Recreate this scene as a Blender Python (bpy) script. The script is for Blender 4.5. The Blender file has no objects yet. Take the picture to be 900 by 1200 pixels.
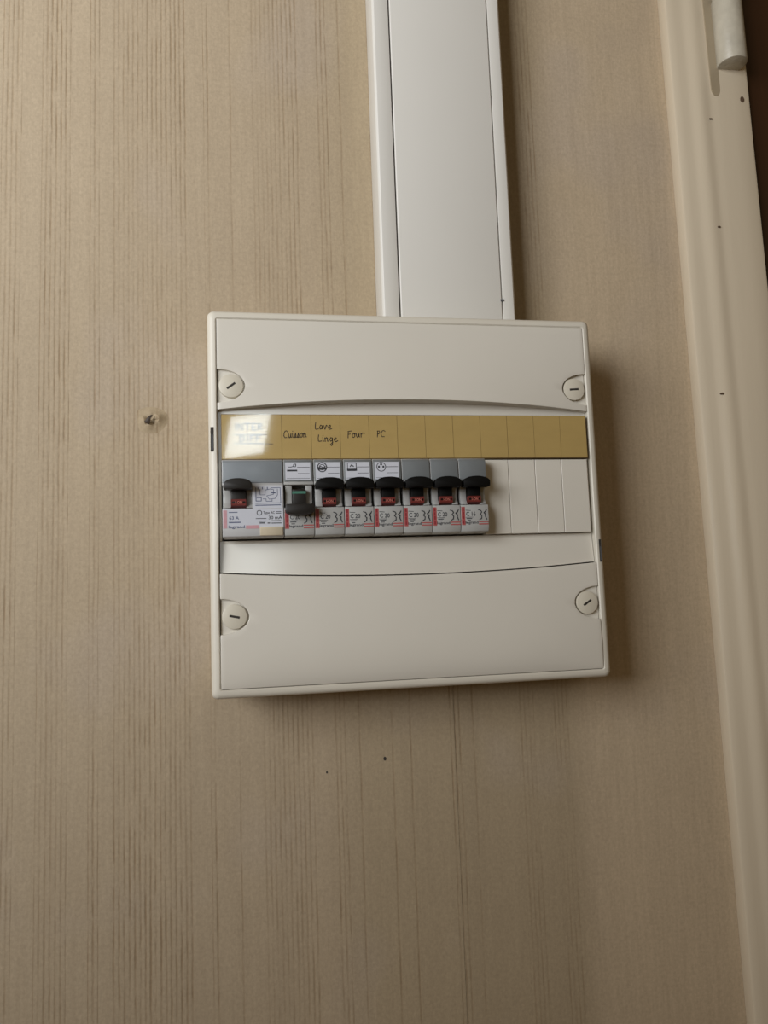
import bpy, bmesh, math, random
from mathutils import Vector, Matrix
random.seed(7)
scene = bpy.context.scene
col = scene.collection
MM = 0.001

# ------------------------------------------------------------------ camera
yaw, pitch, roll, FPX = 0.175146, 0.103594, -0.036022, 899.9
fwd = Vector((math.sin(yaw)*math.cos(pitch), math.cos(yaw)*math.cos(pitch), math.sin(pitch)))
rgt = Vector((math.cos(yaw), -math.sin(yaw), 0)); upv = rgt.cross(fwd)
r2 = math.cos(roll)*rgt + math.sin(roll)*upv
u2 = -math.sin(roll)*rgt + math.cos(roll)*upv
cam_d = bpy.data.cameras.new('camera'); cam = bpy.data.objects.new('camera', cam_d); col.objects.link(cam)
cam_d.sensor_fit = 'VERTICAL'; cam_d.sensor_height = 36; cam_d.sensor_width = 27
cam_d.lens = FPX/1200*36; cam_d.clip_start = 0.01
m = Matrix((r2, u2, -fwd)).transposed().to_4x4(); m.translation = Vector((-99.81, -456.76, -57.37))*MM
cam.matrix_world = m
scene.camera = cam

# ------------------------------------------------------------------ light
world = bpy.data.worlds.new('room_light'); scene.world = world; world.use_nodes = True
world.node_tree.nodes['Background'].inputs[0].default_value = (1.0, 0.67, 0.30, 1)
world.node_tree.nodes['Background'].inputs[1].default_value = 0.12
def window_light(name, loc, target, sx, sy, power, colr, spread=180):
    l = bpy.data.lights.new(name, 'AREA'); l.shape = 'RECTANGLE'; l.size = sx; l.size_y = sy
    l.energy = power; l.color = colr; l.spread = math.radians(spread)
    o = bpy.data.objects.new(name, l); col.objects.link(o)
    o.location = loc
    o.rotation_euler = (Vector(target)-Vector(loc)).to_track_quat('-Z', 'Y').to_euler()
    return o
window_light('window_daylight', (-1.04, -0.86, 0.35), (-0.43, 0.06, 0.42), 0.84, 0.7, 7.4, (0.955, 0.98, 1.01), 93)
window_light('far_window_daylight', (-0.10, -3.3, 0.73), (-0.1, 0, 0.05), 0.20, 0.28, 2.8, (0.86, 0.96, 1.0))
scene.view_settings.view_transform = 'Standard'
scene.view_settings.look = 'None'
scene.view_settings.exposure = 0.0
scene.view_settings.gamma = 1.0
scene.view_settings.use_curve_mapping = False

# ------------------------------------------------------------------ materials
def mat(name, rgb, rough=0.4, spec=0.5, coat=0.0, noise=0.0, nscale=60, bump=0.0, bscale=900, stretch=None, metallic=0.0):
    mt = bpy.data.materials.new(name); mt.use_nodes = True
    nt = mt.node_tree; b = nt.nodes['Principled BSDF']
    b.inputs['Base Color'].default_value = (*rgb, 1)
    b.inputs['Roughness'].default_value = rough
    b.inputs['Specular IOR Level'].default_value = spec
    b.inputs['Metallic'].default_value = metallic
    b.inputs['Coat Weight'].default_value = coat
    b.inputs['Coat Roughness'].default_value = 0.06
    tc = nt.nodes.new('ShaderNodeTexCoord'); mp = nt.nodes.new('ShaderNodeMapping')
    if stretch: mp.inputs['Scale'].default_value = stretch
    nt.links.new(tc.outputs['Object'], mp.inputs[0])
    if noise > 0:
        n = nt.nodes.new('ShaderNodeTexNoise'); n.inputs['Scale'].default_value = nscale; n.inputs['Detail'].default_value = 5
        nt.links.new(mp.outputs[0], n.inputs[0])
        mx = nt.nodes.new('ShaderNodeMix'); mx.data_type = 'RGBA'
        mx.inputs[6].default_value = (*[c*(1-noise) for c in rgb], 1)
        mx.inputs[7].default_value = (*[min(1, c*(1+noise)) for c in rgb], 1)
        nt.links.new(n.outputs[0], mx.inputs[0]); nt.links.new(mx.outputs[2], b.inputs['Base Color'])
    if bump > 0:
        n2 = nt.nodes.new('ShaderNodeTexNoise'); n2.inputs['Scale'].default_value = bscale; n2.inputs['Detail'].default_value = 3
        nt.links.new(mp.outputs[0], n2.inputs[0])
        bp = nt.nodes.new('ShaderNodeBump'); bp.inputs['Strength'].default_value = bump; bp.inputs['Distance'].default_value = 0.0004
        nt.links.new(n2.outputs[0], bp.inputs['Height']); nt.links.new(bp.outputs[0], b.inputs['Normal'])
    return mt

M = {}
M['cover'] = mat('aged_white_plastic', (0.66, 0.625, 0.55), 0.31, noise=0.03, nscale=25, bump=0.06, bscale=1500)
M['plate'] = mat('smooth_white_plastic', (0.66, 0.625, 0.55), 0.17, noise=0.03, nscale=25)
M['housing'] = mat('cream_plastic', (0.66, 0.62, 0.53), 0.42, noise=0.03, nscale=30, bump=0.05, bscale=1500)
M['screw'] = mat('cream_screw_plastic', (0.64, 0.595, 0.49), 0.4, noise=0.05, nscale=150)
M['slotdark'] = mat('dark_recess', (0.03, 0.025, 0.02), 0.7, noise=0.1)
M['slotgrey'] = mat('grey_clip_plastic', (0.09, 0.09, 0.095), 0.5, noise=0.2, nscale=200)
M['duct'] = mat('trunking_plastic', (0.66, 0.64, 0.59), 0.40, noise=0.02, nscale=20, bump=0.05, bscale=1500)
M['paper'] = mat('yellowed_label_paper', (0.47, 0.345, 0.145), 0.55, noise=0.07, nscale=60, stretch=(1, 1, 3))
M['holder'] = mat('brown_label_holder', (0.16, 0.10, 0.035), 0.5, noise=0.1)
M['ink'] = mat('ballpoint_ink', (0.035, 0.025, 0.03), 0.6, noise=0.1)
M['body'] = mat('light_grey_plastic', (0.40, 0.40, 0.385), 0.42, noise=0.03, nscale=120)
M['body2'] = mat('pale_grey_plastic', (0.50, 0.50, 0.50), 0.38, noise=0.03, nscale=120)
M['window'] = mat('blue_grey_label_window', (0.165, 0.178, 0.183), 0.42, noise=0.06, nscale=150)
M['glosswin'] = mat('glossy_grey_label_window', (0.23, 0.255, 0.275), 0.3, coat=0.0, noise=0.12, nscale=80)
M['white'] = mat('white_label_card', (0.56, 0.575, 0.63), 0.5, noise=0.03, nscale=150)
M['black'] = mat('black_toggle_plastic', (0.0035, 0.0033, 0.003), 0.55, spec=0.15, noise=0.15, nscale=200)
M['dgrey'] = mat('dark_grey_toggle_plastic', (0.018, 0.016, 0.014), 0.45, spec=0.3, noise=0.15, nscale=200)
M['red'] = mat('red_indicator', (0.14, 0.016, 0.012), 0.45, noise=0.1, nscale=300)
M['green'] = mat('green_indicator', (0.05, 0.17, 0.12), 0.45, noise=0.1, nscale=300)
M['redband'] = mat('red_print', (0.38, 0.085, 0.08), 0.5, noise=0.12, nscale=500)
M['pinkband'] = mat('pink_print', (0.55, 0.30, 0.33), 0.5, noise=0.12, nscale=500)
M['print'] = mat('dark_print', (0.035, 0.037, 0.045), 0.5, noise=0.1)
M['blueprint'] = mat('blue_grey_print', (0.10, 0.12, 0.20), 0.5, noise=0.1)
M['palered'] = mat('pale_red_print', (0.55, 0.16, 0.12), 0.5, noise=0.1)
M['testbtn'] = mat('cream_button_plastic', (0.62, 0.54, 0.40), 0.4, noise=0.08, nscale=200)
M['paint'] = mat('cream_gloss_paint', (0.64, 0.55, 0.415), 0.30, noise=0.06, nscale=22, bump=0.25, bscale=160, stretch=(1, 1, 0.25))
M['darkcream'] = mat('dark_cream', (0.38, 0.31, 0.21), 0.4, noise=0.25, nscale=60, stretch=(1, 1, 0.3))
M['hinge'] = mat('painted_hinge', (0.50, 0.46, 0.37), 0.42, noise=0.22, nscale=90, bump=0.8, bscale=220)
M['door'] = mat('dark_varnished_wood', (0.035, 0.012, 0.004), 0.4, noise=0.45, nscale=14, bump=0.2, bscale=60, stretch=(6, 6, 0.4))
M['floor'] = mat('oak_floor', (0.30, 0.19, 0.10), 0.45, noise=0.3, nscale=8, stretch=(1, 8, 1))
M['nail'] = mat('rusty_nail', (0.05, 0.035, 0.025), 0.6, noise=0.3, nscale=400)
M['plaster'] = mat('plaster', (0.45, 0.38, 0.29), 0.9, noise=0.1, nscale=10)
M['chip'] = mat('paint_chip', (0.10, 0.06, 0.035), 0.8, noise=0.3, nscale=500)

# clear film in front of the labels
def film_mat():
    mt = bpy.data.materials.new('clear_label_film'); mt.use_nodes = True
    nt = mt.node_tree; nt.nodes.clear()
    out = nt.nodes.new('ShaderNodeOutputMaterial'); mix = nt.nodes.new('ShaderNodeMixShader')
    tr = nt.nodes.new('ShaderNodeBsdfTransparent'); tr.inputs[0].default_value = (0.97, 0.95, 0.88, 1)
    gl = nt.nodes.new('ShaderNodeBsdfGlossy'); gl.inputs['Roughness'].default_value = 0.05
    lw = nt.nodes.new('ShaderNodeLayerWeight'); lw.inputs[0].default_value = 0.5
    pw = nt.nodes.new('ShaderNodeMath'); pw.operation = 'POWER'; pw.inputs[1].default_value = 5
    fr = nt.nodes.new('ShaderNodeMath'); fr.operation = 'MULTIPLY_ADD'; fr.inputs[1].default_value = 0.9; fr.inputs[2].default_value = 0.055
    nt.links.new(lw.outputs['Facing'], pw.inputs[0]); nt.links.new(pw.outputs[0], fr.inputs[0])
    n = nt.nodes.new('ShaderNodeTexNoise'); n.inputs['Scale'].default_value = 25
    tc = nt.nodes.new('ShaderNodeTexCoord'); bp = nt.nodes.new('ShaderNodeBump')
    bp.inputs['Strength'].default_value = 0.03; bp.inputs['Distance'].default_value = 0.0005
    nt.links.new(tc.outputs['Object'], n.inputs[0]); nt.links.new(n.outputs[0], bp.inputs['Height'])
    nt.links.new(bp.outputs[0], gl.inputs['Normal'])
    nt.links.new(fr.outputs[0], mix.inputs[0]); nt.links.new(tr.outputs[0], mix.inputs[1]); nt.links.new(gl.outputs[0], mix.inputs[2])
    nt.links.new(mix.outputs[0], out.inputs[0])
    return mt
M['film'] = film_mat()

# striped straw wallpaper: bundles of fine vertical threads on a beige ground
def wallpaper_mat():
    mt = bpy.data.materials.new('beige_striped_wallpaper'); mt.use_nodes = True
    nt = mt.node_tree; N = nt.nodes.new; L = nt.links.new
    b = nt.nodes['Principled BSDF']; b.inputs['Roughness'].default_value = 0.75; b.inputs['Specular IOR Level'].default_value = 0.25
    tc = N('ShaderNodeTexCoord'); sp = N('ShaderNodeSeparateXYZ'); L(tc.outputs['Object'], sp.inputs[0])
    def math_(op, a, bb=None, c=None, clamp=False):
        n = N('ShaderNodeMath'); n.operation = op; n.use_clamp = clamp
        for i, v in enumerate((a, bb, c)):
            if v is None: continue
            if isinstance(v, (int, float)): n.inputs[i].default_value = v
            else: L(v, n.inputs[i])
        return n.outputs[0]
    def noise(scale, vec_scale, detail=3, rough=0.55, off=(0, 0, 0)):
        mp = N('ShaderNodeMapping'); mp.inputs['Scale'].default_value = vec_scale; mp.inputs['Location'].default_value = off
        L(tc.outputs['Object'], mp.inputs[0])
        n = N('ShaderNodeTexNoise'); n.inputs['Scale'].default_value = scale; n.inputs['Detail'].default_value = detail
        n.inputs['Roughness'].default_value = rough
        L(mp.outputs[0], n.inputs[0]); return n.outputs[0]
    def mix(fac, ca, cb):
        n = N('ShaderNodeMix'); n.data_type = 'RGBA'
        if isinstance(fac, (int, float)): n.inputs[0].default_value = fac
        else: L(fac, n.inputs[0])
        for i, c in ((6, ca), (7, cb)):
            if isinstance(c, tuple): n.inputs[i].default_value = (*c, 1)
            else: L(c, n.inputs[i])
        return n.outputs[2]
    wob = noise(1.0, (60, 60, 14), 2)
    x = math_('ADD', sp.outputs[0], math_('MULTIPLY', math_('SUBTRACT', wob, 0.5), 0.0016))
    # threads every 2.9 mm, sharp dark furrows
    s = math_('SINE', math_('MULTIPLY', x, 2*math.pi/0.0031))
    furrow = math_('POWER', math_('MULTIPLY_ADD', s, 0.5, 0.5), 2.2)
    # bundle positions across one 530 mm wallpaper width
    groups = [(-258, -245.6), (-233, -214.7), (-202, -195.7), (-187.2, -138.4), (-128, -122.6), (-111, -105.6), (-93.3, -61.7),
              (-49.5, -41.2), (-32, -29.5), (-11, -8), (1, 5), (30, 38), (44, 48), (77.6, 89.7), (101.9, 114.2)]
    fr = math_('FRACT', math_('MULTIPLY_ADD', x, 1/0.53, 0.5))
    cr = N('ShaderNodeValToRGB'); cr.color_ramp.interpolation = 'CONSTANT'; L(fr, cr.inputs[0])
    el = cr.color_ramp.elements
    el[0].position = 0; el[0].color = (0, 0, 0, 1); el[1].position = 1; el[1].color = (0, 0, 0, 1)
    stop = []
    for a, c in groups:
        stop += [(a/530+0.5, 1.0), (c/530+0.5, 0.0)]
    for p_, v in stop:
        e = el.new(min(0.999, max(0.001, p_))); e.color = (v, v, v, 1)
    patch = noise(1.0, (16, 16, 5), 4, 0.6, (3, 0, 1.7))
    patch_r = N('ShaderNodeMapRange'); patch_r.inputs[1].default_value = 0.30; patch_r.inputs[2].default_value = 0.64; L(patch, patch_r.inputs[0])
    streak = noise(1.0, (330, 330, 16), 4, 0.7)
    streak_r = N('ShaderNodeMapRange'); streak_r.inputs[1].default_value = 0.35; streak_r.inputs[2].default_value = 0.75; L(streak, streak_r.inputs[0])
    brk = noise(1.0, (260, 260, 45), 3, 0.65, (1, 0, 3))
    brr = N('ShaderNodeMapRange'); brr.inputs[1].default_value = 0.36; brr.inputs[2].default_value = 0.62; L(brk, brr.inputs[0]); broken = brr.outputs[0]
    lines = math_('MULTIPLY', math_('MULTIPLY', furrow, cr.outputs[0]), math_('MULTIPLY_ADD', patch_r.outputs[0], 0.92, 0.08))
    lines = math_('MULTIPLY', lines, math_('MULTIPLY_ADD', broken, 1.1, 0.15), None, True)
    # faint wide tonal bands, cloudiness, grain
    band = noise(1.0, (55, 55, 0.8), 2, 0.5, (7, 0, 0))
    cloud = noise(1.0, (11, 11, 10), 6, 0.72, (0.3, 0, 2))
    grain = noise(1.0, (520, 520, 420), 4, 0.75)
    weft = noise(1.0, (90, 90, 800), 2, 0.6)
    base = mix(cloud, (0.51, 0.41, 0.285), (0.625, 0.505, 0.352))
    base = mix(math_('MULTIPLY', math_('SUBTRACT', 1.0, band), 0.35), base, (0.40, 0.32, 0.225))
    tr = N('ShaderNodeValToRGB'); L(fr, tr.inputs[0]); te = tr.color_ramp.elements
    te[0].position = 0.0; te[0].color = (0.84, 0.84, 0.84, 1); te[1].position = 1.0; te[1].color = (1, 1, 1, 1)
    for p_, v in ((0.40, 0.82), (0.46, 0.76), (0.60, 0.72), (0.715, 0.74), (0.745, 0.92), (0.80, 1.0), (0.93, 1.0)):
        e = te.new(p_); e.color = (v, v*0.985, v*(0.93 if v < 0.8 else 0.97), 1)
    tone = N('ShaderNodeMix'); tone.data_type = 'RGBA'; tone.blend_type = 'MULTIPLY'; tone.inputs[0].default_value = 1
    L(base, tone.inputs[6]); L(tr.outputs[0], tone.inputs[7]); base = tone.outputs[2]
    pk = noise(1.0, (11, 11, 9), 2, 0.5, (11, 0, 5))
    pkr = N('ShaderNodeMapRange'); pkr.inputs[1].default_value = 0.56; pkr.inputs[2].default_value = 0.72; L(pk, pkr.inputs[0])
    base = mix(math_('MULTIPLY', pkr.outputs[0], 0.35), base, (0.44, 0.37, 0.31))
    base = mix(math_('MULTIPLY', streak_r.outputs[0], 0.24), base, (0.28, 0.21, 0.135))
    base = mix(math_('MULTIPLY', weft, 0.2), base, (0.27, 0.21, 0.14))
    base = mix(math_('MULTIPLY', lines, 0.75), base, (0.25, 0.175, 0.10))
    gr = mix(grain, (0.72, 0.72, 0.72), (1.26, 1.26, 1.26))
    mul = N('ShaderNodeMix'); mul.data_type = 'RGBA'; mul.blend_type = 'MULTIPLY'; mul.inputs[0].default_value = 1
    L(base, mul.inputs[6]); L(gr, mul.inputs[7])
    L(mul.outputs[2], b.inputs['Base Color'])
    h = math_('ADD', math_('MULTIPLY', lines, -0.8), math_('MULTIPLY', grain, 0.5))
    h = math_('ADD', h, math_('MULTIPLY', streak, 0.4))
    bp = N('ShaderNodeBump'); bp.inputs['Strength'].default_value = 0.45; bp.inputs['Distance'].default_value = 0.0004
    L(h, bp.inputs['Height']); L(bp.outputs[0], b.inputs['Normal'])
    return mt
M['wallpaper'] = wallpaper_mat()

# ------------------------------------------------------------------ helpers (millimetres)
def box(bm, x0, x1, y0, y1, z0, z1):
    v = [bm.verts.new((x, y, z)) for x in (x0, x1) for y in (y0, y1) for z in (z0, z1)]
    for f in ((0, 1, 3, 2), (4, 6, 7, 5), (0, 4, 5, 1), (2, 3, 7, 6), (0, 2, 6, 4), (1, 5, 7, 3)):
        bm.faces.new([v[i] for i in f])
def prism_y(bm, pts, y0, y1):
    a = [bm.verts.new((x, y0, z)) for x, z in pts]; b = [bm.verts.new((x, y1, z)) for x, z in pts]
    bm.faces.new(a); bm.faces.new(b[::-1]); n = len(pts)
    for i in range(n): bm.faces.new((a[i], b[i], b[(i+1) % n], a[(i+1) % n]))
def prism_x(bm, pts, x0, x1):
    a = [bm.verts.new((x0, y, z)) for y, z in pts]; b = [bm.verts.new((x1, y, z)) for y, z in pts]
    bm.faces.new(a); bm.faces.new(b[::-1]); n = len(pts)
    for i in range(n): bm.faces.new((a[i], b[i], b[(i+1) % n], a[(i+1) % n]))
def prism_z(bm, pts, z0, z1):
    a = [bm.verts.new((x, y, z0)) for x, y in pts]; b = [bm.verts.new((x, y, z1)) for x, y in pts]
    bm.faces.new(a); bm.faces.new(b[::-1]); n = len(pts)
    for i in range(n): bm.faces.new((a[i], b[i], b[(i+1) % n], a[(i+1) % n]))
def disc_pts(cx, cz, rx, rz=None, n=40, a0=0, a1=360):
    rz = rx if rz is None else rz
    full = abs(a1-a0) >= 360
    k = n if full else n+1
    return [(cx+rx*math.cos(math.radians(a0+(a1-a0)*i/n)), cz+rz*math.sin(math.radians(a0+(a1-a0)*i/n))) for i in range(k)]
def rrect(hx, hz, r, n=6):
    pts = []
    for sx, sz, a in ((1, 1, 0), (-1, 1, 90), (-1, -1, 180), (1, -1, 270)):
        for i in range(n+1):
            t = math.radians(a+90*i/n)
            pts.append((sx*(hx-r)+r*math.cos(t), sz*(hz-r)+r*math.sin(t)))
    return pts
def ribbon(bm, pts, w, y):
    for (x0, z0), (x1, z1) in zip(pts[:-1], pts[1:]):
        dx, dz = x1-x0, z1-z0; l = math.hypot(dx, dz)
        if l < 1e-6: continue
        ux, uz = dx/l*w*0.35, dz/l*w*0.35; nx, nz = -dz/l*w/2, dx/l*w/2
        v = [bm.verts.new(c) for c in ((x0-ux+nx, y, z0-uz+nz), (x0-ux-nx, y, z0-uz-nz), (x1+ux-nx, y, z1+uz-nz), (x1+ux+nx, y, z1+uz+nz))]
        bm.faces.new(v)
def ring_stroke(bm, cx, cz, r, w, y, n=24):
    p_ = disc_pts(cx, cz, r, n=n); ribbon(bm, p_+[p_[0]], w, y)
_txt = {}
def text(bm, s, x, z, h, y, width=None, bold=0.0):
    """flat lettering facing the viewer, lower left corner at x, z; h = cap height"""
    if s not in _txt:
        c = bpy.data.curves.new('tmp_text', 'FONT'); c.body = s; c.resolution_u = 2; c.offset = 0.02
        o = bpy.data.objects.new('tmp_text', c); col.objects.link(o)
        dg = bpy.context.evaluated_depsgraph_get(); dg.update()
        me = bpy.data.meshes.new_from_object(o.evaluated_get(dg))
        vs = [(v.co.x, v.co.y) for v in me.vertices]; fs = [tuple(p_.vertices) for p_ in me.polygons]
        bpy.data.objects.remove(o); bpy.data.curves.remove(c); bpy.data.meshes.remove(me)
        _txt[s] = (vs, fs)
    vs, fs = _txt[s]
    x0 = min(v[0] for v in vs); x1 = max(v[0] for v in vs)
    sz = h/0.69; sx = sz if width is None else width/(x1-x0)
    V = [bm.verts.new((x+(a-x0)*sx, y, z+b_*sz)) for a, b_ in vs]
    for f in fs:
        try: bm.faces.new([V[i] for i in f])
        except ValueError: pass
def obj(name, bm, m_, parent=None, bevel=0.0, seg=2, smooth=True, flat=False, ang=35, loc=(0, 0, 0)):
    bmesh.ops.remove_doubles(bm, verts=bm.verts, dist=1e-5)
    if not flat:
        bmesh.ops.recalc_face_normals(bm, faces=bm.faces)
    if bevel > 0:
        es = [e for e in bm.edges if e.is_manifold and e.calc_face_angle(0) > math.radians(ang)]
        if es: bmesh.ops.bevel(bm, geom=es, offset=bevel, segments=seg, affect='EDGES', profile=0.5, clamp_overlap=True)
    bmesh.ops.scale(bm, vec=(MM, MM, MM), verts=bm.verts)
    me = bpy.data.meshes.new(name); bm.to_mesh(me); bm.free()
    if flat:
        for p_ in me.polygons:
            if p_.normal.y > 0: p_.flip()
    if smooth and not flat:
        for p_ in me.polygons: p_.use_smooth = True
        me.set_sharp_from_angle(angle=math.radians(32))
    me.materials.append(m_)
    o = bpy.data.objects.new(name, me); col.objects.link(o); o.location = Vector(loc)*MM
    if parent: o.parent = parent
    return o
def empty(name, loc=(0, 0, 0)):
    o = bpy.data.objects.new(name, None); col.objects.link(o); o.location = Vector(loc)*MM; o.empty_display_size = 0.02
    return o
def tag(o, label=None, cat=None, group=None, kind=None):
    if label: o['label'] = label
    if cat: o['category'] = cat
    if group: o['group'] = group
    if kind: o['kind'] = kind
    return o
new = bmesh.new

# ------------------------------------------------------------------ the room
WALL = 58.0            # plane of the wallpaper
FLOOR = -1500.0; CEIL = 1000.0
TILT = -0.00915        # the old door frame leans a little
DX0, DX1, DTOP = 229.0, 1110.0, 600.0
bm = new()
box(bm, -1800, 240, WALL+0.5, WALL+120, FLOOR, CEIL)
box(bm, 240, 1100, WALL+0.5, WALL+120, 590, CEIL)
box(bm, 1100, 1900, WALL+0.5, WALL+120, FLOOR, CEIL)
wall = tag(obj('wall_back', bm, M['plaster'], smooth=False), 'wall covered in beige striped wallpaper behind the fuse box', 'wall', kind='structure')
SEAM = 34.2
edges = [(-1800, -1556), (-1556, -1026), (-1026, -496), (-496, SEAM), (SEAM, 245)]
for a, c in edges:
    bm = new(); box(bm, a+0.12, c-0.12, WALL, WALL+0.5, FLOOR, CEIL)
    obj('wallpaper_strip', bm, M['wallpaper'], wall, smooth=False)
for a, c, z0 in ((245, 564, 595), (564, 1094, 595), (1094, 1624, FLOOR), (1624, 1900, FLOOR)):
    bm = new(); box(bm, a+0.12, c-0.12, WALL, WALL+0.5, z0, CEIL)
    obj('wallpaper_strip', bm, M['wallpaper'], wall, smooth=False)
bm = new(); box(bm, -1800, 1900, -2600, WALL+120, FLOOR-30, FLOOR)
tag(obj('floor', bm, M['floor'], smooth=False), 'brown wooden floor below the wall', 'floor', kind='structure')
# little pin holes left in the paper
for px, pz, r in ((-14.1, -167.0, 1.0), (-52.7, -172.9, 0.6)):
    bm = new(); prism_y(bm, disc_pts(px, pz, r, r*1.3, 10), WALL-0.12, WALL+0.3)
    obj('pin_hole', bm, M['slotdark'], wall)

# door frame: moulded jamb, profile in x / y
def jamb_profile():
    p_ = [(229, 58), (229, 49.0), (229.4, 47.9), (230.6, 47.2)]
    for i in range(25):
        x = 236+28*i/24
        t = max(0.0, min(1.0, (x-240)/19)); w = 0.5-0.5*math.cos(2*math.pi*t)
        p_.append((x, 46.7-3.4*(x-236)/28-1.3*w))
    p_ += [(276, 42.6), (288, 42.4), (290, 43.0), (291.2, 44.6), (291.5, 47), (291.5, 92), (238, 92), (238, 58)]
    return p_
frame = empty('trim_1', (0, 0, 0)); frame.rotation_euler.y = TILT
tag(frame, 'cream painted moulded door frame jamb with chips along its face', 'door frame', kind='structure')
bm = new(); prism_z(bm, jamb_profile(), FLOOR+2, DTOP)
obj('jamb_moulding', bm, M['paint'], frame, bevel=0.5, seg=2, ang=40)
# darker cream strip on the jamb beside the hinge, rounded at its foot
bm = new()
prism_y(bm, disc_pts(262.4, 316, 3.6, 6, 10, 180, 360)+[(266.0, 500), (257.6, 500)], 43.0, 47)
obj('hinge_dark_strip', bm, M['darkcream'], frame)
for cx, cz, rx, rz in ((245.0, 76.4, 1.5, 0.7), (254.6, 204.6, 1.3, 0.6), (283.5, 308, 1.6, 2.4), (256, 291, 1.5, .5)):
    bm = new()
    yy = (44.1 if cx < 246 else 43.5) if cx < 259 else 42.3
    prism_y(bm, disc_pts(cx, cz, rx, rz, 9), yy-0.35, yy+1.0)
    obj('paint_chip', bm, M['chip'], frame)
frame2 = empty('trim_2'); tag(frame2, 'cream painted door frame jamb on the far side of the dark door', 'door frame', kind='structure')
bm = new(); prism_z(bm, [(1348-x, y) for x, y in jamb_profile()], FLOOR+2, DTOP)
obj('jamb_moulding', bm, M['paint'], frame2, bevel=0.5, ang=40)
frame3 = empty('trim_3'); tag(frame3, 'cream painted head of the door frame above the dark door', 'door frame', kind='structure')
bm = new(); prism_x(bm, [(58, 602), (44, 602), (40, 580), (42.4, 560), (42.4, 545), (92, 545), (92, 595), (58, 595)], 226, 1119)
obj('head_moulding', bm, M['paint'], frame3, bevel=0.5, ang=40)

# dark door with its painted hinge
door = empty('door_1'); door.rotation_euler.y = TILT
tag(door, 'dark brown wooden door hung right of the cream frame', 'door', kind='structure')
bm = new(); box(bm, 294.5, 1052, 50, 88, FLOOR+8, 540)
obj('door_slab', bm, M['door'], door, bevel=1.5)
for z0, z1 in ((-1350, -650), (-500, 420)):
    bm = new(); prism_y(bm, [(420, z0), (930, z0), (930, z1), (420, z1)], 46, 52)
    obj('door_panel', bm, M['door'], door, bevel=3)
hinge = empty('hinge'); hinge.parent = door
bm = new()
HX, HY, HR = 274.3, 37.6, 10.9
prism_z(bm, disc_pts(HX, HY, HR, HR, 28), 332, 386)
obj('knuckle', bm, M['hinge'], hinge, bevel=1.2)
bm = new(); prism_z(bm, disc_pts(HX, HY, HR-2.2, HR-2.2, 24), 386, 390.5)
obj('hinge_pin', bm, M['slotdark'], hinge)
bm = new(); prism_z(bm, disc_pts(HX, HY, HR, HR, 28), 390, 442)
obj('knuckle', bm, M['hinge'], hinge, bevel=1.2)
bm = new(); box(bm, 268.5, 276, 41.4, 44, 333, 446)
obj('hinge_leaf', bm, M['hinge'], hinge, bevel=0.6)

# ------------------------------------------------------------------ cable trunking
duct = empty('cable_trunking', (36, WALL, 116))
tag(duct, 'white plastic cable trunking running up the wall from the fuse box', 'trunking')
def at_duct(o): o.location = -duct.location; return o
bm = new()
prism_z(bm, [(-8.9, 57.9), (-8.9, 34.5), (-7.6, 33.1), (2.5, 33.1), (2.5, 37), (-5.5, 37), (-5.5, 54), (81.2, 54), (81.2, 37), (75.6, 37), (75.6, 33.1), (83.3, 33.1), (84.6, 34.5), (84.6, 57.9)], 117.0, 985)
at_duct(obj('trunking_base', bm, M['duct'], duct, bevel=0.35))
bm = new()
prism_z(bm, [(3.5, 38), (3.5, 34.0), (4.1, 33.2), (74.5, 33.2), (75.1, 34.0), (75.1, 38), (62, 39.5), (17, 39.5)], 117.0, 985)
at_duct(obj('trunking_lid', bm, M['duct'], duct, bevel=0.3))
bm = new(); box(bm, 73.9, 76.4, 32.7, 34.5, 139.2, 140.6)
at_duct(obj('lid_nick', bm, M['slotgrey'], duct))

# ------------------------------------------------------------------ fuse box
fb = empty('fuse_box', (0, WALL, -115))
tag(fb, 'square cream plastic fuse box mounted on the striped wallpaper', 'fuse box')
def at_fb(o): o.location = o.location - fb.location; return o
def part(name, bm, m_, parent=None, **k):
    o = obj(name, bm, m_, None, **k)
    if parent is None:
        o.parent = fb; o.location = -fb.location
    else: o.parent = parent
    return o
# housing: lofted rings
rings = [(121.5, 114.3, 3.0, 57.9), (122.6, 115.4, 3.4, 8.0), (122.7, 115.5, 3.6, 5.0), (122.2, 115.0, 3.6, 3.0), (121.2, 114.0, 3.2, 1.7), (119.8, 112.6, 2.6, 1.0),
         (118.0, 110.8, 1.8, 1.0), (117.4, 110.2, 1.4, 1.6), (117.2, 110.0, 1.2, 12.0), (117.2, 110.0, 1.2, 50.0)]
bm = new(); prev = None; first = None
for hx, hz, r, y in rings:
    vs = [bm.verts.new((x, y, z)) for x, z in rrect(hx, hz, r)]
    if prev:
        n = len(vs)
        for i in range(n): bm.faces.new((prev[i], prev[(i+1) % n], vs[(i+1) % n], vs[i]))
    else: first = vs
    prev = vs
bm.faces.new(prev); bm.faces.new(first[::-1])
part('housing', bm, M['housing'])

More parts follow.
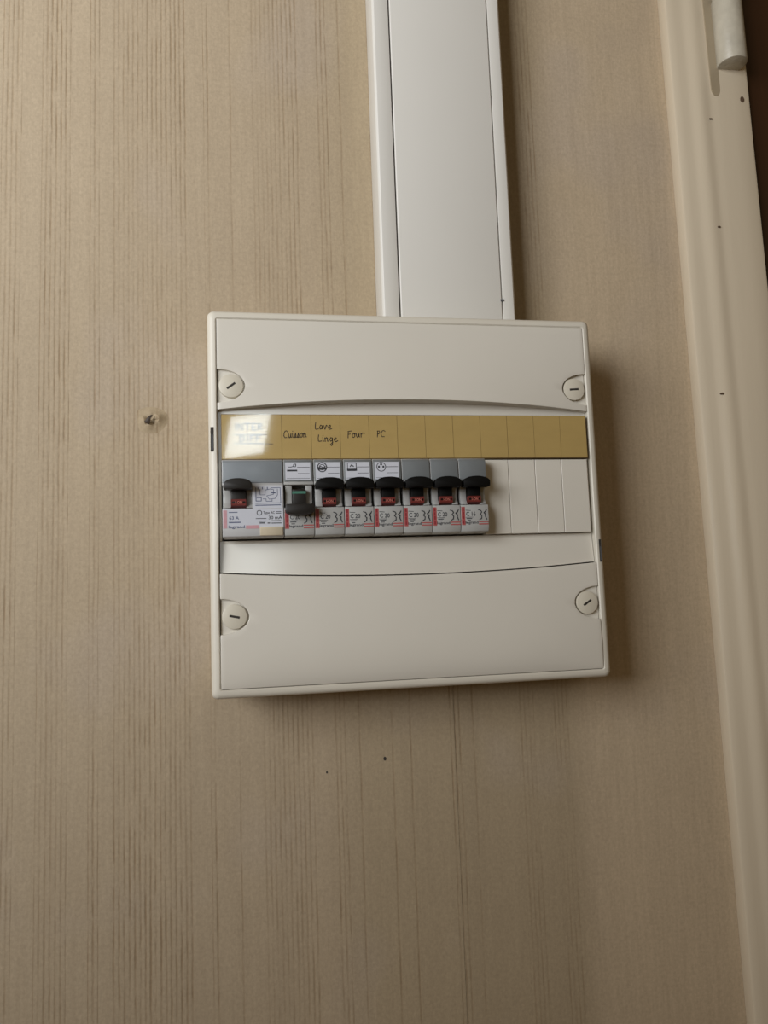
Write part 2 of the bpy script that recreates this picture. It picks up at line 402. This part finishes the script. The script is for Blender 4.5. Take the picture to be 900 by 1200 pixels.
# cover plates, gently bulged, with pockets for the corner screws
NA, NB = 16.5, 10.3
def arc_top(x): return 54.3 + 5.4*(1-(x/115.0)**2)
def arc_bot(x): return -43.6 - 4.2*(1-(x/115.0)**2)
def cover(name, zlo, zhi, zn, bulge):
    bm = new()
    XE = 117.1
    xs = []
    for i in range(0, 11):
        t = math.radians(90*i/10); xs.append(XE-NA*math.sin(t))
    inner = [XE-NA-(2*(XE-NA))*i/28 for i in range(1, 28)]
    xs = xs + inner + [-x for x in xs[::-1]]
    def half(x):
        d = XE-abs(x)
        return NB*math.sqrt(max(0, 1-(d/NA)**2)) if d < NA else 0.0
    cols_u, cols_l = [], []
    for x in xs:
        h = half(x); a, b_ = zlo(x), zhi(x)
        cols_u.append([(x, (zn+h)+(b_-zn-h)*k/8) for k in range(9)])
        cols_l.append([(x, a+(zn-h-a)*k/8) for k in range(9)])
    for cols in (cols_u, cols_l):
        g = [[bm.verts.new((x, bulge(x, z), z)) for x, z in c] for c in cols]
        for i in range(len(g)-1):
            for k in range(8):
                bm.faces.new((g[i][k], g[i+1][k], g[i+1][k+1], g[i][k+1]))
    bmesh.ops.remove_doubles(bm, verts=bm.verts, dist=1e-3)
    be = [e for e in bm.edges if e.is_boundary]
    r = bmesh.ops.extrude_edge_only(bm, edges=be)
    for v in r['geom']:
        if isinstance(v, bmesh.types.BMVert): v.co.y = 9.0
    return part(name, bm, M['cover'], bevel=0.55, seg=3, ang=50)
def bulge_u(x, z):
    t = max(0, min(1, (109.6-z)/52.0)); return 1.0 - 6.5*(1-(x/116.6)**2)*t*t
def bulge_l(x, z):
    e = 1-(x/116.6)**4
    if z > -88: y = 2.4-0.088*(-46-z)
    else:
        t = (-88-z)/21.5; y = -1.3-1.3*t+3.4*t*t*t
    return min(1.0, y) if False else 1.0+(y-1.0)*(0.35+0.65*e)
cover('upper_cover', arc_top, lambda x: 109.92, 68.6, bulge_u)
cover('lower_cover', lambda x: -109.85, arc_bot, -68.6, bulge_l)

# face plate behind the device row (a frame round the opening)
bm = new()
pl = [(-116.9, -24.3)]+[(x, arc_bot(x)+0.75) for x in [-116.9+233.8*i/40 for i in range(41)]]+[(116.9, -24.3)]
def plate_y(z): return 6.0-0.098*(-24.3-z)
va = [bm.verts.new((x, plate_y(z), z)) for x, z in pl]; vb = [bm.verts.new((x, 9.5, z)) for x, z in pl]
# front as strips so that the sloped face stays smooth
for i in range(1, len(pl)-2):
    x0, x1 = pl[i][0], pl[i+1][0]
    t0 = bm.verts.new((x0, plate_y(-24.3), -24.3)); t1 = bm.verts.new((x1, plate_y(-24.3), -24.3))
    bm.faces.new((t0, t1, va[i+1], va[i]))
for i in range(len(pl)): bm.faces.new((va[i], va[(i+1) % len(pl)], vb[(i+1) % len(pl)], vb[i]))
box(bm, -116.9, 116.9, 5.0, 8.5, 23.2, 62)
box(bm, -116.9, -115.6, 5.0, 8.5, -24.3, 23.2)
box(bm, 115.6, 116.9, 5.0, 8.5, -24.3, 23.2)
part('face_plate', bm, M['plate'])
# pocket floors and screws
for sx, sz, sa in ((-1, 1, 36), (1, 1, 4), (-1, -1, -12), (1, -1, 33)):
    bm = new()
    prism_y(bm, [(sx*116.9, sz*68.6-12), (sx*116.9, sz*68.6+12), (sx*99, sz*68.6+12), (sx*99, sz*68.6-12)], 3.2, 8.8)
    part('screw_pocket', bm, M['cover'])
    cx, cz = sx*109.0, sz*68.6
    bm = new(); prism_y(bm, disc_pts(cx, cz, 7.2, n=36), 0.7, 3.6)
    sc = part('cover_screw', bm, M['screw'], bevel=0.5)
    bm = new(); c_, s_ = math.cos(math.radians(sa)), math.sin(math.radians(sa))
    pts = [(cx+a*c_-b_*s_, cz+a*s_+b_*c_) for a, b_ in ((-3.0, -0.65), (3.0, -0.65), (3.0, 0.65), (-3.0, 0.65))]
    prism_y(bm, pts, 0.62, 1.2)
    part('screw_slot', bm, M['slotdark'], sc)
# clip slots in the rim
for x0, x1, z0, z1 in ((-121.4, -119.6, 28.8, 43.4), (119.3, 120.8, -43.2, -29.0)):
    bm = new(); box(bm, x0, x1, 0.75, 4, z0, z1)
    o = part('clip_slot', bm, M['slotdark'])
    bm = new(); box(bm, x0+0.5, x1-0.2, 0.6, 3, z0+1, z1-4.5)
    part('clip', bm, M['slotgrey'], o)
# blanking plates
MOD = 17.7; X0 = -115.0
for i in range(9, 13):
    bm = new(); box(bm, X0+MOD*i+(0.8 if i == 9 else 0.16), X0+MOD*(i+1)-0.16, 1.6, 7.5, -24.0, 22.9)
    part('blanking_plate', bm, M['cover'], bevel=0.25, seg=1)

# label strip
LT, LB = 51.2, 23.5
bm = new()
box(bm, -115.2, 115.6, 0.6, 4.9, LB, LT)
strip = part('label_strip', bm, M['holder'], bevel=0.2, seg=1)
cells = [(0, 2)]+[(i, i+1) for i in range(2, 13)]
for a, c in cells:
    bm = new(); box(bm, X0+MOD*a+0.12+random.uniform(-.03, .03), X0+MOD*c-0.1, 0.25, 0.8, LB+0.55, LT-0.45)
    part('paper_label', bm, M['paper'], strip)
# clear cover over the labels, bowed out at its left end
bm = new()
nx, nz = 90, 20
def film_y(x, z):
    dx, dz = x+99.5, z-38.5
    u = dx-0.6*dz
    k = 1.0 if u < 17 else max(0.0, 1-(u-17)/26.0)
    k = k*k*(3-2*k)
    h = (0.5*(0.10*dx*dx+0.53*dz*dz)-0.25*dx*dz)*1e-3
    h0 = 0.5*(0.10*17*17+0.53*13.8*13.8)*1e-3
    return -0.30-(h0-h)*k
g = []
for i in range(nx+1):
    f = i/nx; x = -115.1+230.5*(f**1.8)
    g.append([bm.verts.new((x, film_y(x, LB+0.2+(LT-LB-0.4)*k/nz), LB+0.2+(LT-LB-0.4)*k/nz)) for k in range(nz+1)])
for i in range(nx):
    for k in range(nz): bm.faces.new((g[i][k], g[i+1][k], g[i+1][k+1], g[i][k+1]))
part('clear_film', bm, M['film'], strip)

# handwriting: single-stroke letters (x, z) in units of the small-letter height
G = {
 'C': (1.0, [[(.95, 1.25), (.7, 1.5), (.35, 1.4), (.08, .9), (.05, .4), (.3, .05), (.75, .1)]]),
 'u': (.8, [[(.05, .95), (.08, .3), (.25, .02), (.5, .15), (.65, .9)], [(.65, .9), (.65, .2), (.8, .05)]]),
 'i': (.35, [[(.12, .95), (.14, .2), (.32, .05)], [(.14, 1.3), (.18, 1.36)]]),
 's': (.6, [[(.05, .05), (.4, .95), (.5, .4), (.3, .02), (.05, .1)], [(.4, .1), (.6, .1)]]),
 'o': (.75, [[(.4, .95), (.1, .7), (.08, .25), (.3, .02), (.6, .2), (.62, .7), (.4, .95), (.75, .85)]]),
 'n': (.8, [[(.05, .9), (.1, 0)], [(.1, .5), (.35, .95), (.55, .8), (.55, .1), (.78, .1)]]),
 'L': (.75, [[(.2, 1.55), (.1, .8), (.12, .1), (.3, .02), (.75, .12)]]),
 'a': (.75, [[(.6, .85), (.3, .95), (.08, .5), (.2, .05), (.45, .15), (.6, .85), (.6, .15), (.75, .1)]]),
 'v': (.75, [[(.05, .9), (.28, .02), (.55, .95), (.75, .8)]]),
 'e': (.75, [[(.08, .45), (.5, .6), (.5, .9), (.25, .92), (.08, .5), (.2, .08), (.45, .02), (.8, .25)]]),
 'g': (.75, [[(.6, .85), (.3, .95), (.08, .5), (.25, .1), (.55, .3), (.6, .9), (.6, -.6), (.4, -.95), (.2, -.7), (.7, -.05)]]),
 'F': (.8, [[(.2, 1.5), (.12, .7), (.1, 0)], [(.1, 1.45), (.85, 1.55)], [(.12, .8), (.6, .85)]]),
 'r': (.8, [[(.1, .9), (.15, 0)], [(.15, .5), (.4, .9), (.95, .85)]]),
 'P': (.75, [[(.18, 1.4), (.08, 0)], [(.1, 1.35), (.55, 1.4), (.65, 1.0), (.4, .7), (.12, .65)]]),
 'I': (.4, [[(.2, 1.4), (.2, 0)]]), 'N': (.9, [[(.05, 0), (.08, 1.4), (.7, 0), (.75, 1.4)]]),
 'T': (.9, [[(0, 1.4), (.8, 1.4)], [(.4, 1.4), (.4, 0)]]), 'E': (.8, [[(.7, 1.4), (.1, 1.4), (.1, 0), (.7, 0)], [(.1, .7), (.55, .7)]]),
 'R': (.85, [[(.1, 0), (.1, 1.4), (.6, 1.3), (.6, .85), (.12, .7), (.7, 0)]]), 'D': (.9, [[(.1, 0), (.1, 1.4), (.5, 1.3), (.75, .8), (.6, .2), (.1, 0)]]),
}
def hand(s, x, z, h, width, w=0.5, slope=0.0):
    tot = sum(G[c][0]+.12 for c in s); k = width/tot
    bm = new(); cx = 0
    for c in s:
        a, strokes = G[c]
        for st in strokes:
            ribbon(bm, [(x+(cx+px)*k, z+pz*h+slope*(cx+px)*k) for px, pz in st], w, 0.2)
        cx += a+.12
    part('handwriting', bm, M['ink'], strip, flat=True)
hand('Cuisson', -78.4, 36.6, 2.9, 14.0, slope=0.03)
hand('Lave', -59.6, 41.9, 2.7, 10.6)
hand('Linge', -58.0, 34.5, 2.6, 12.4, slope=-0.02)
hand('Four', -39.8, 36.6, 2.7, 10.6, slope=0.06)
hand('PC', -21.6, 37.2, 2.7, 5.6)
hand('INTER', -107.5, 41.5, 2.8, 17.5)
hand('DIFF', -104.6, 34.4, 2.5, 13.0)
bm = new(); ribbon(bm, [(-108, 38.6), (-93, 38.9), (-88.5, 38.5)], 0.35, 0.2); ribbon(bm, [(-108, 33.2), (-96, 33.3), (-85, 33.0)], 0.38, 0.2)
part('ruled_line', bm, M['ink'], strip, flat=True)

# ------------------------------------------------------------------ circuit breakers
YF = -9.0; YB = 49.8
def br_part(name, bm, m_, root, **k):
    o = obj(name, bm, m_, root, **k)
    return o
def nose(bm, w, slot0, slot1):
    """front shape of one device, local x from 0 to w, toggle slot between slot0 and slot1"""
    a, b_ = 0.2, w-0.2
    prism_x(bm, [(YB, 22.3), (-6.4, 22.3), (-8.0, 20.5), (-8.6, 7.0), (4, 7.0), (4, -6.3), (YF, -6.6), (YF, -18.6), (-7.8, -22.6), (-6.0, -23.3), (YB, -23.3)], a, b_)
def cheeks(bm, x0, x1):
    # concave cheek beside the toggle
    prism_x(bm, [(3.9, 6.9), (-7.4, 6.9), (-5.4, 2), (-5.6, -3), (-8.6, -6.2), (3.9, -6.2)], x0, x1)
def toggle(root, x0, x1, on, m_, sx0, sx1):
    cxm = (x0+x1)/2
    if on:
        pts = [(x0, 3.8), (x1, 3.8), (x1+.1, 7.3)]
        pts += [(cxm+(x1-cxm-.6)*math.cos(math.radians(a)), 7.6+2.5*math.sin(math.radians(a))) for a in range(20, 161, 14)]
        pts += [(x0-.1, 7.3)]
        bm = new(); prism_y(bm, pts, -17.0, -9.4)
        box(bm, sx0, sx1, -9.8, 3.5, -4.0, 5.0)
        tg = br_part('toggle', bm, m_, root, bevel=0.55)
        bm = new(); prism_x(bm, [(-9.9, -1.3), (-9.6, -5.0), (-6.0, -6.0), (-6.0, -1.3)], sx0-0.02, sx1+0.02)
        ind = br_part('on_indicator', bm, M['red'], tg)
        bm = new(); text(bm, 'I-ON', (sx0+sx1)/2-1.9, -3.9, 1.5, -9.95, 4.0)
        br_part('indicator_lettering', bm, M['palered'], tg, flat=True)
    else:
        pts = [(x0, -5.2), (x0-.1, -9.6)]
        pts += [(cxm+(x1-cxm-.6)*math.cos(math.radians(a)), -10.0-1.4*math.sin(math.radians(a-180)*-1)*-1) for a in range(200, 341, 14)]
        pts += [(x1+.1, -9.6), (x1, -5.2)]
        bm = new(); prism_y(bm, pts, -17.0, -9.4)
        box(bm, sx0, sx1, -9.6, 3.5, -5.8, 4.2)
        tg = br_part('toggle', bm, m_, root, bevel=0.55)
        bm = new(); box(bm, sx0-0.02, sx1+0.02, -9.75, -6, 1.5, 3.0)
        br_part('off_indicator', bm, M['green'], tg)
    return tg
def tiny_lines(bm, rows, y):
    for x, z, w, h in rows:
        box(bm, x, x+w, y, y+0.05, z, z+h)
ICON_Y = -8.75
def icon(bm, kind, x, z):
    y = ICON_Y-0.1
    if kind == 'hob':
        ribbon(bm, [(x-2.6, z-1.9), (x+2.6, z-1.9)], 1.0, y)
        ribbon(bm, [(x-2.2, z+.2), (x-.6, z+.2), (x+.8, z+.6), (x+.9, z+1.8), (x+2.2, z+2.0), (x+2.0, z+.4), (x+.8, z+.4)], .4, y)
    elif kind == 'washer':
        ring_stroke(bm, x, z, 2.7, .55, y); ribbon(bm, [(x-2.2, z-.2), (x-.8, z+.4), (x+.6, z-.2), (x+2.1, z+.3)], .5, y)
        ribbon(bm, [(x-1.9, z-1.1), (x+1.9, z-1.0)], 1.1, y); ring_stroke(bm, x, z, 1.6, .4, y)
    elif kind == 'oven':
        ribbon(bm, [(x-2.6, z-2.2), (x-2.6, z+2.4), (x+2.6, z+2.4), (x+2.6, z-2.2), (x-2.6, z-2.2)], .4, y)
        ribbon(bm, [(x-2.5, z-1.7), (x+2.5, z-1.7)], 1.3, y); ribbon(bm, [(x-1, z+.2), (x-.2, z+1.2), (x+1.0, z+.3)], .6, y)
    elif kind == 'socket':
        ring_stroke(bm, x, z, 2.7, .4, y)
        for ax, az in ((-1.3, 0), (1.3, 0), (0, 1.5)): ring_stroke(bm, x+ax, z+az, .32, .65, y, 8)
def breaker(i, on, icon_kind, label, rating):
    x0 = X0+MOD*i
    root = empty('circuit_breaker', (x0+MOD/2, YB, -23.3))
    off = Vector((-MOD/2, -YB, 23.3))*MM
    tag(root, label, 'circuit breaker', 'circuit breakers in the fuse box row')
    S = 4.95; T = MOD-4.75
    def fin(*objs):
        for o in objs: o.location = off
    kids_before = set(root.children)
    bm = new(); nose(bm, MOD, S, T)
    br_part('breaker_body', bm, M['body'], root, bevel=0.3, seg=2)
    for a, c in ((0.9, S), (T, MOD-0.9)):
        bm = new(); cheeks(bm, a, c)
        br_part('toggle_cheek', bm, M['body'], root, bevel=0.5)
    bm = new(); prism_x(bm, [(-7.2, 22.0), (-8.5, 20.4), (-8.95, 8.9), (-7.6, 8.6)], 0.45, MOD-0.45)
    br_part('label_window', bm, M['window'], root, bevel=0.3)
    if icon_kind:
        bm = new(); prism_x(bm, [(-8.0, 21.0), (-8.78, 19.8), (-9.12, 9.7), (-8.0, 9.7)], 1.25, MOD-1.75)
        card = br_part('circuit_card', bm, M['white'], root)
        bm = new(); 
        icon(bm, icon_kind, 5.2, 17.2)
        ribbon(bm, [(8.2, 17.2), (15.4, 17.2)], .3, ICON_Y-.1)
        ribbon(bm, [(8.6, 13.5), (15.2, 13.5)], .28, ICON_Y-.2)
        ribbon(bm, [(2.0, 10.6), (15.4, 10.6)], .22, ICON_Y-.38)
        for v in bm.verts: v.co.y = -8.78-(19.8-v.co.z)/10.1*0.34-0.06
        o = br_part('circuit_symbol', bm, M['print'], card, flat=True)
    toggle(root, 0.65, MOD-0.65, on, M['black'] if on else M['dgrey'], S+0.1, T-0.1)
    yl = YF-0.06
    bm = new(); box(bm, 0.4, 2.7, yl, yl+0.1, -18.9, -7.8)
    rb = br_part('red_band', bm, M['redband'], root)
    bm = new()
    for z in (-17.8, -15.0, -12.6, -10.0):
        ribbon(bm, [(1.55, z), (1.55, z+1.5)], .9, yl-.03)
    br_part('band_lettering', bm, mat_dark_red, rb, flat=True)
    bm = new()
    ribbon(bm, [(3.2, -9.9), (6.2, -10.1)], .35, yl)
    text(bm, rating, 3.3, -13.4, 2.5, yl, 6.0)
    ribbon(bm, [(3.0, -14.2), (7.6, -14.2)], .3, yl)
    ribbon(bm, [(3.6, -15.0), (6.8, -15.0)], .55, yl); ribbon(bm, [(4.2, -16.1), (6.0, -16.1)], .5, yl)
    ribbon(bm, [(11.2, -9.7), (12.6, -10.2), (13.2, -11.2), (12.2, -12.4), (13.2, -13.4), (13.0, -15.0), (11.6, -15.8)], .6, yl)
    ribbon(bm, [(16.2, -9.7), (15.6, -10.8), (14.6, -11.6), (15.6, -12.6), (15.4, -13.8), (16.2, -15.6)], .65, yl)
    text(bm, 'legrand', 2.8, -18.1, 1.55, yl, 8.0)
    br_part('printed_lettering', bm, M['print'], root, flat=True)
    bm = new(); ribbon(bm, [(11.4, -17.0), (17.0, -17.0)], .7, yl); ribbon(bm, [(11.4, -18.4), (17.0, -18.4)], .7, yl)
    br_part('red_stripe', bm, M['redband'], root, flat=True)
    for o in root.children:
        o.location = off
    return root
mat_dark_red = mat('dark_red_print', (0.25, 0.02, 0.03), 0.5, noise=0.1)
breaker(2, False, 'hob', 'grey circuit breaker switched off, its dark toggle down and a green strip showing', 'C 20')
breaker(3, True, 'washer', 'grey circuit breaker with round washing drum symbol and black toggle up', 'C 20')
breaker(4, True, 'oven', 'grey circuit breaker with square oven symbol and black toggle up', 'C 20')
breaker(5, True, 'socket', 'grey circuit breaker with three-hole socket symbol and black toggle up', 'C 20')
breaker(6, True, None, 'grey circuit breaker without symbol card, beside the one with the socket symbol', 'C 20')
breaker(7, True, None, 'grey circuit breaker without symbol card, middle of the three plain ones', 'C 20')
breaker(8, True, None, 'grey circuit breaker at the row end beside the white blanking plates', 'C 16')

# double-width residual current switch at the left end
W2 = 2*MOD
rcd = empty('residual_current_switch', (X0+MOD, YB, -23.3))
tag(rcd, 'wide grey residual current switch at the row start with cream test button', 'safety switch')
bm = new(); nose(bm, W2, 5, 13)
box(bm, 17.3, W2-0.2, -8.6, 6, -6.8, 7.2)
br_part('switch_body', bm, M['body2'], rcd, bevel=0.3)
for a, c in ((0.9, 5.2), (13.9, 17.6)):
    bm = new(); cheeks(bm, a, c); br_part('toggle_cheek', bm, M['body'], rcd, bevel=0.5)
bm = new(); prism_x(bm, [(-7.2, 22.0), (-8.6, 20.4), (-9.1, 8.3), (-7.6, 8.0)], 0.5, W2-0.45)
br_part('label_window', bm, M['glosswin'], rcd, bevel=0.35)
toggle(rcd, 1.4, 17.0, True, M['dgrey'], 5.2, 13.8)
bm = new(); box(bm, 17.9, W2-0.9, -8.75, -8.5, -6.8, 6.6); 
br_part('diagram_card', bm, M['white'], rcd)
bm = new(); box(bm, 0.6, W2-0.6, YF-0.08, YF+0.1, -17.6, -7.1)
br_part('print_card', bm, M['white'], rcd)
yl = YF-0.12; yd = -8.82
bm = new(); box(bm, 0.6, 2.8, yl-.02, yl+0.08, -18.0, -7.6); br_part('pink_band', bm, M['pinkband'], rcd)
bm = new()
ribbon(bm, [(19.2, -3.8), (33.6, -3.6), (33.4, 5.4), (28, 5.2)], .35, yd); ribbon(bm, [(19.4, 5.4), (19.4, -2.4), (22.4, -2.4), (22.4, -.4), (20, -.4)], .45, yd)
ribbon(bm, [(21.6, 4.4), (21.8, 1.2), (24.6, 1.2), (24.8, 4.0), (27.6, 4.6), (29.6, 4.2), (29.4, 1.4), (25.6, .6), (27, -1.4), (30.4, -1), (31.8, 1.0), (31.8, 4.6)], .32, yd)
ribbon(bm, [(28.4, 2.6), (30.4, 2.4)], .9, yd)
for q in (20.6, 23.2, 26.0): ribbon(bm, [(q, 5.6), (q, 4.6)], .5, yd)
ribbon(bm, [(23.4, -1.2), (25.2, -1.2), (25.2, -2.6), (28.6, -2.6), (28.6, -1.6)], .35, yd); ribbon(bm, [(19.2, -4.9), (33.4, -4.8)], .55, yd)
br_part('wiring_diagram', bm, M['blueprint'], rcd, flat=True)
bm = new()
ribbon(bm, [(4.0, -8.8), (8.6, -8.8)], .5, yl); text(bm, '63 A', 4.0, -13.0, 1.9, yl, 5.6); ribbon(bm, [(4.0, -14.6), (10.2, -14.6)], .7, yl)
text(bm, 'legrand', 3.6, -17.9, 1.6, yl, 9.2)
br_part('rating_lettering', bm, M['blueprint'], rcd, flat=True)
bm = new()
ring_stroke(bm, 21.2, -9.3, 1.35, .4, yl); text(bm, 'Type AC', 23.4, -10.0, 1.5, yl, 6.6); ribbon(bm, [(30.8, -8.8), (33.6, -8.8)], .4, yl); ribbon(bm, [(30.8, -9.7), (33.6, -9.7)], .4, yl)
text(bm, '30 mA', 26.4, -13.1, 1.9, yl, 7.8); ribbon(bm, [(19.2, -12.6), (25, -12.6)], .4, yl)
ribbon(bm, [(20.8, -14.2), (24.6, -14.2)], .5, yl); ribbon(bm, [(21.4, -15.2), (24.0, -15.2)], .7, yl); ribbon(bm, [(26, -15.3), (27, -15.3)], .6, yl)
ribbon(bm, [(28.2, -14.0), (33.4, -14.0)], .4, yl); ribbon(bm, [(28.2, -15.4), (33.6, -15.4)], .5, yl)
br_part('type_lettering', bm, M['print'], rcd, flat=True)
bm = new(); box(bm, 13.4, 21.0, yl-.02, yl+.05, -18.4, -16.4); br_part('red_stripe', bm, M['pinkband'], rcd)
bm = new(); prism_x(bm, [(YF-1.0, -17.4), (YF-0.6, -18.8), (-8.6, -22.4), (-6.5, -22.9), (-4, -17.4)], 21.4, W2-0.8)
br_part('test_button', bm, M['testbtn'], rcd, bevel=0.4)
for o in rcd.children:
    o.location = Vector((-MOD, -YB, 23.3))*MM

# ------------------------------------------------------------------ bent nail in a pucker of the paper
nx_, nz_ = -162.0, 60.4
nail = empty('bent_nail', (nx_, WALL, nz_))
tag(nail, 'small bent nail stub in a pucker of wallpaper left of the fuse box', 'nail')
bm = new()
NR = [(0.0, 0.8), (1.8, 1.2), (3.2, 2.5), (4.8, 3.0), (6.4, 2.0), (8.2, 0.6), (10.0, 0.02)]
gr = []
for r, h in NR:
    gr.append([bm.verts.new((max(r, .2)*math.cos(2*math.pi*k/28)*(1+.12*math.sin(3*k*.22+1)), -h*(1+.45*math.sin(2*math.pi*k/28*2+.6))*(0.75+0.25*math.sin(k)), max(r, .2)*math.sin(2*math.pi*k/28)*(1+.1*math.cos(k*.45)))) for k in range(28)])
for a, b_ in zip(gr[:-1], gr[1:]):
    for k in range(28): bm.faces.new((a[k], a[(k+1) % 28], b_[(k+1) % 28], b_[k]))
bm.faces.new(gr[0])
obj('puckered_paper', bm, M['wallpaper'], nail, loc=(0, 0, 0))
bm = new()
pts = [(-2.6, -2.8, -2.6), (-1.6, -4.2, -1.2), (-0.6, -4.6, 1.0), (1.0, -4.0, 2.6)]
prev = None
for j, (x, y, z) in enumerate(pts):
    r = (1.7, 1.4, 0.9, 0.5)[j]
    vs = [bm.verts.new((x+r*math.cos(2*math.pi*k/10), y+0.6*r*math.sin(2*math.pi*k/10), z-0.5*r*math.cos(2*math.pi*k/10))) for k in range(10)]
    if prev:
        for k in range(10): bm.faces.new((prev[k], prev[(k+1) % 10], vs[(k+1) % 10], vs[k]))
    else: bm.faces.new(vs)
    prev = vs
bm.faces.new(prev)
obj('nail_stub', bm, M['nail'], nail)
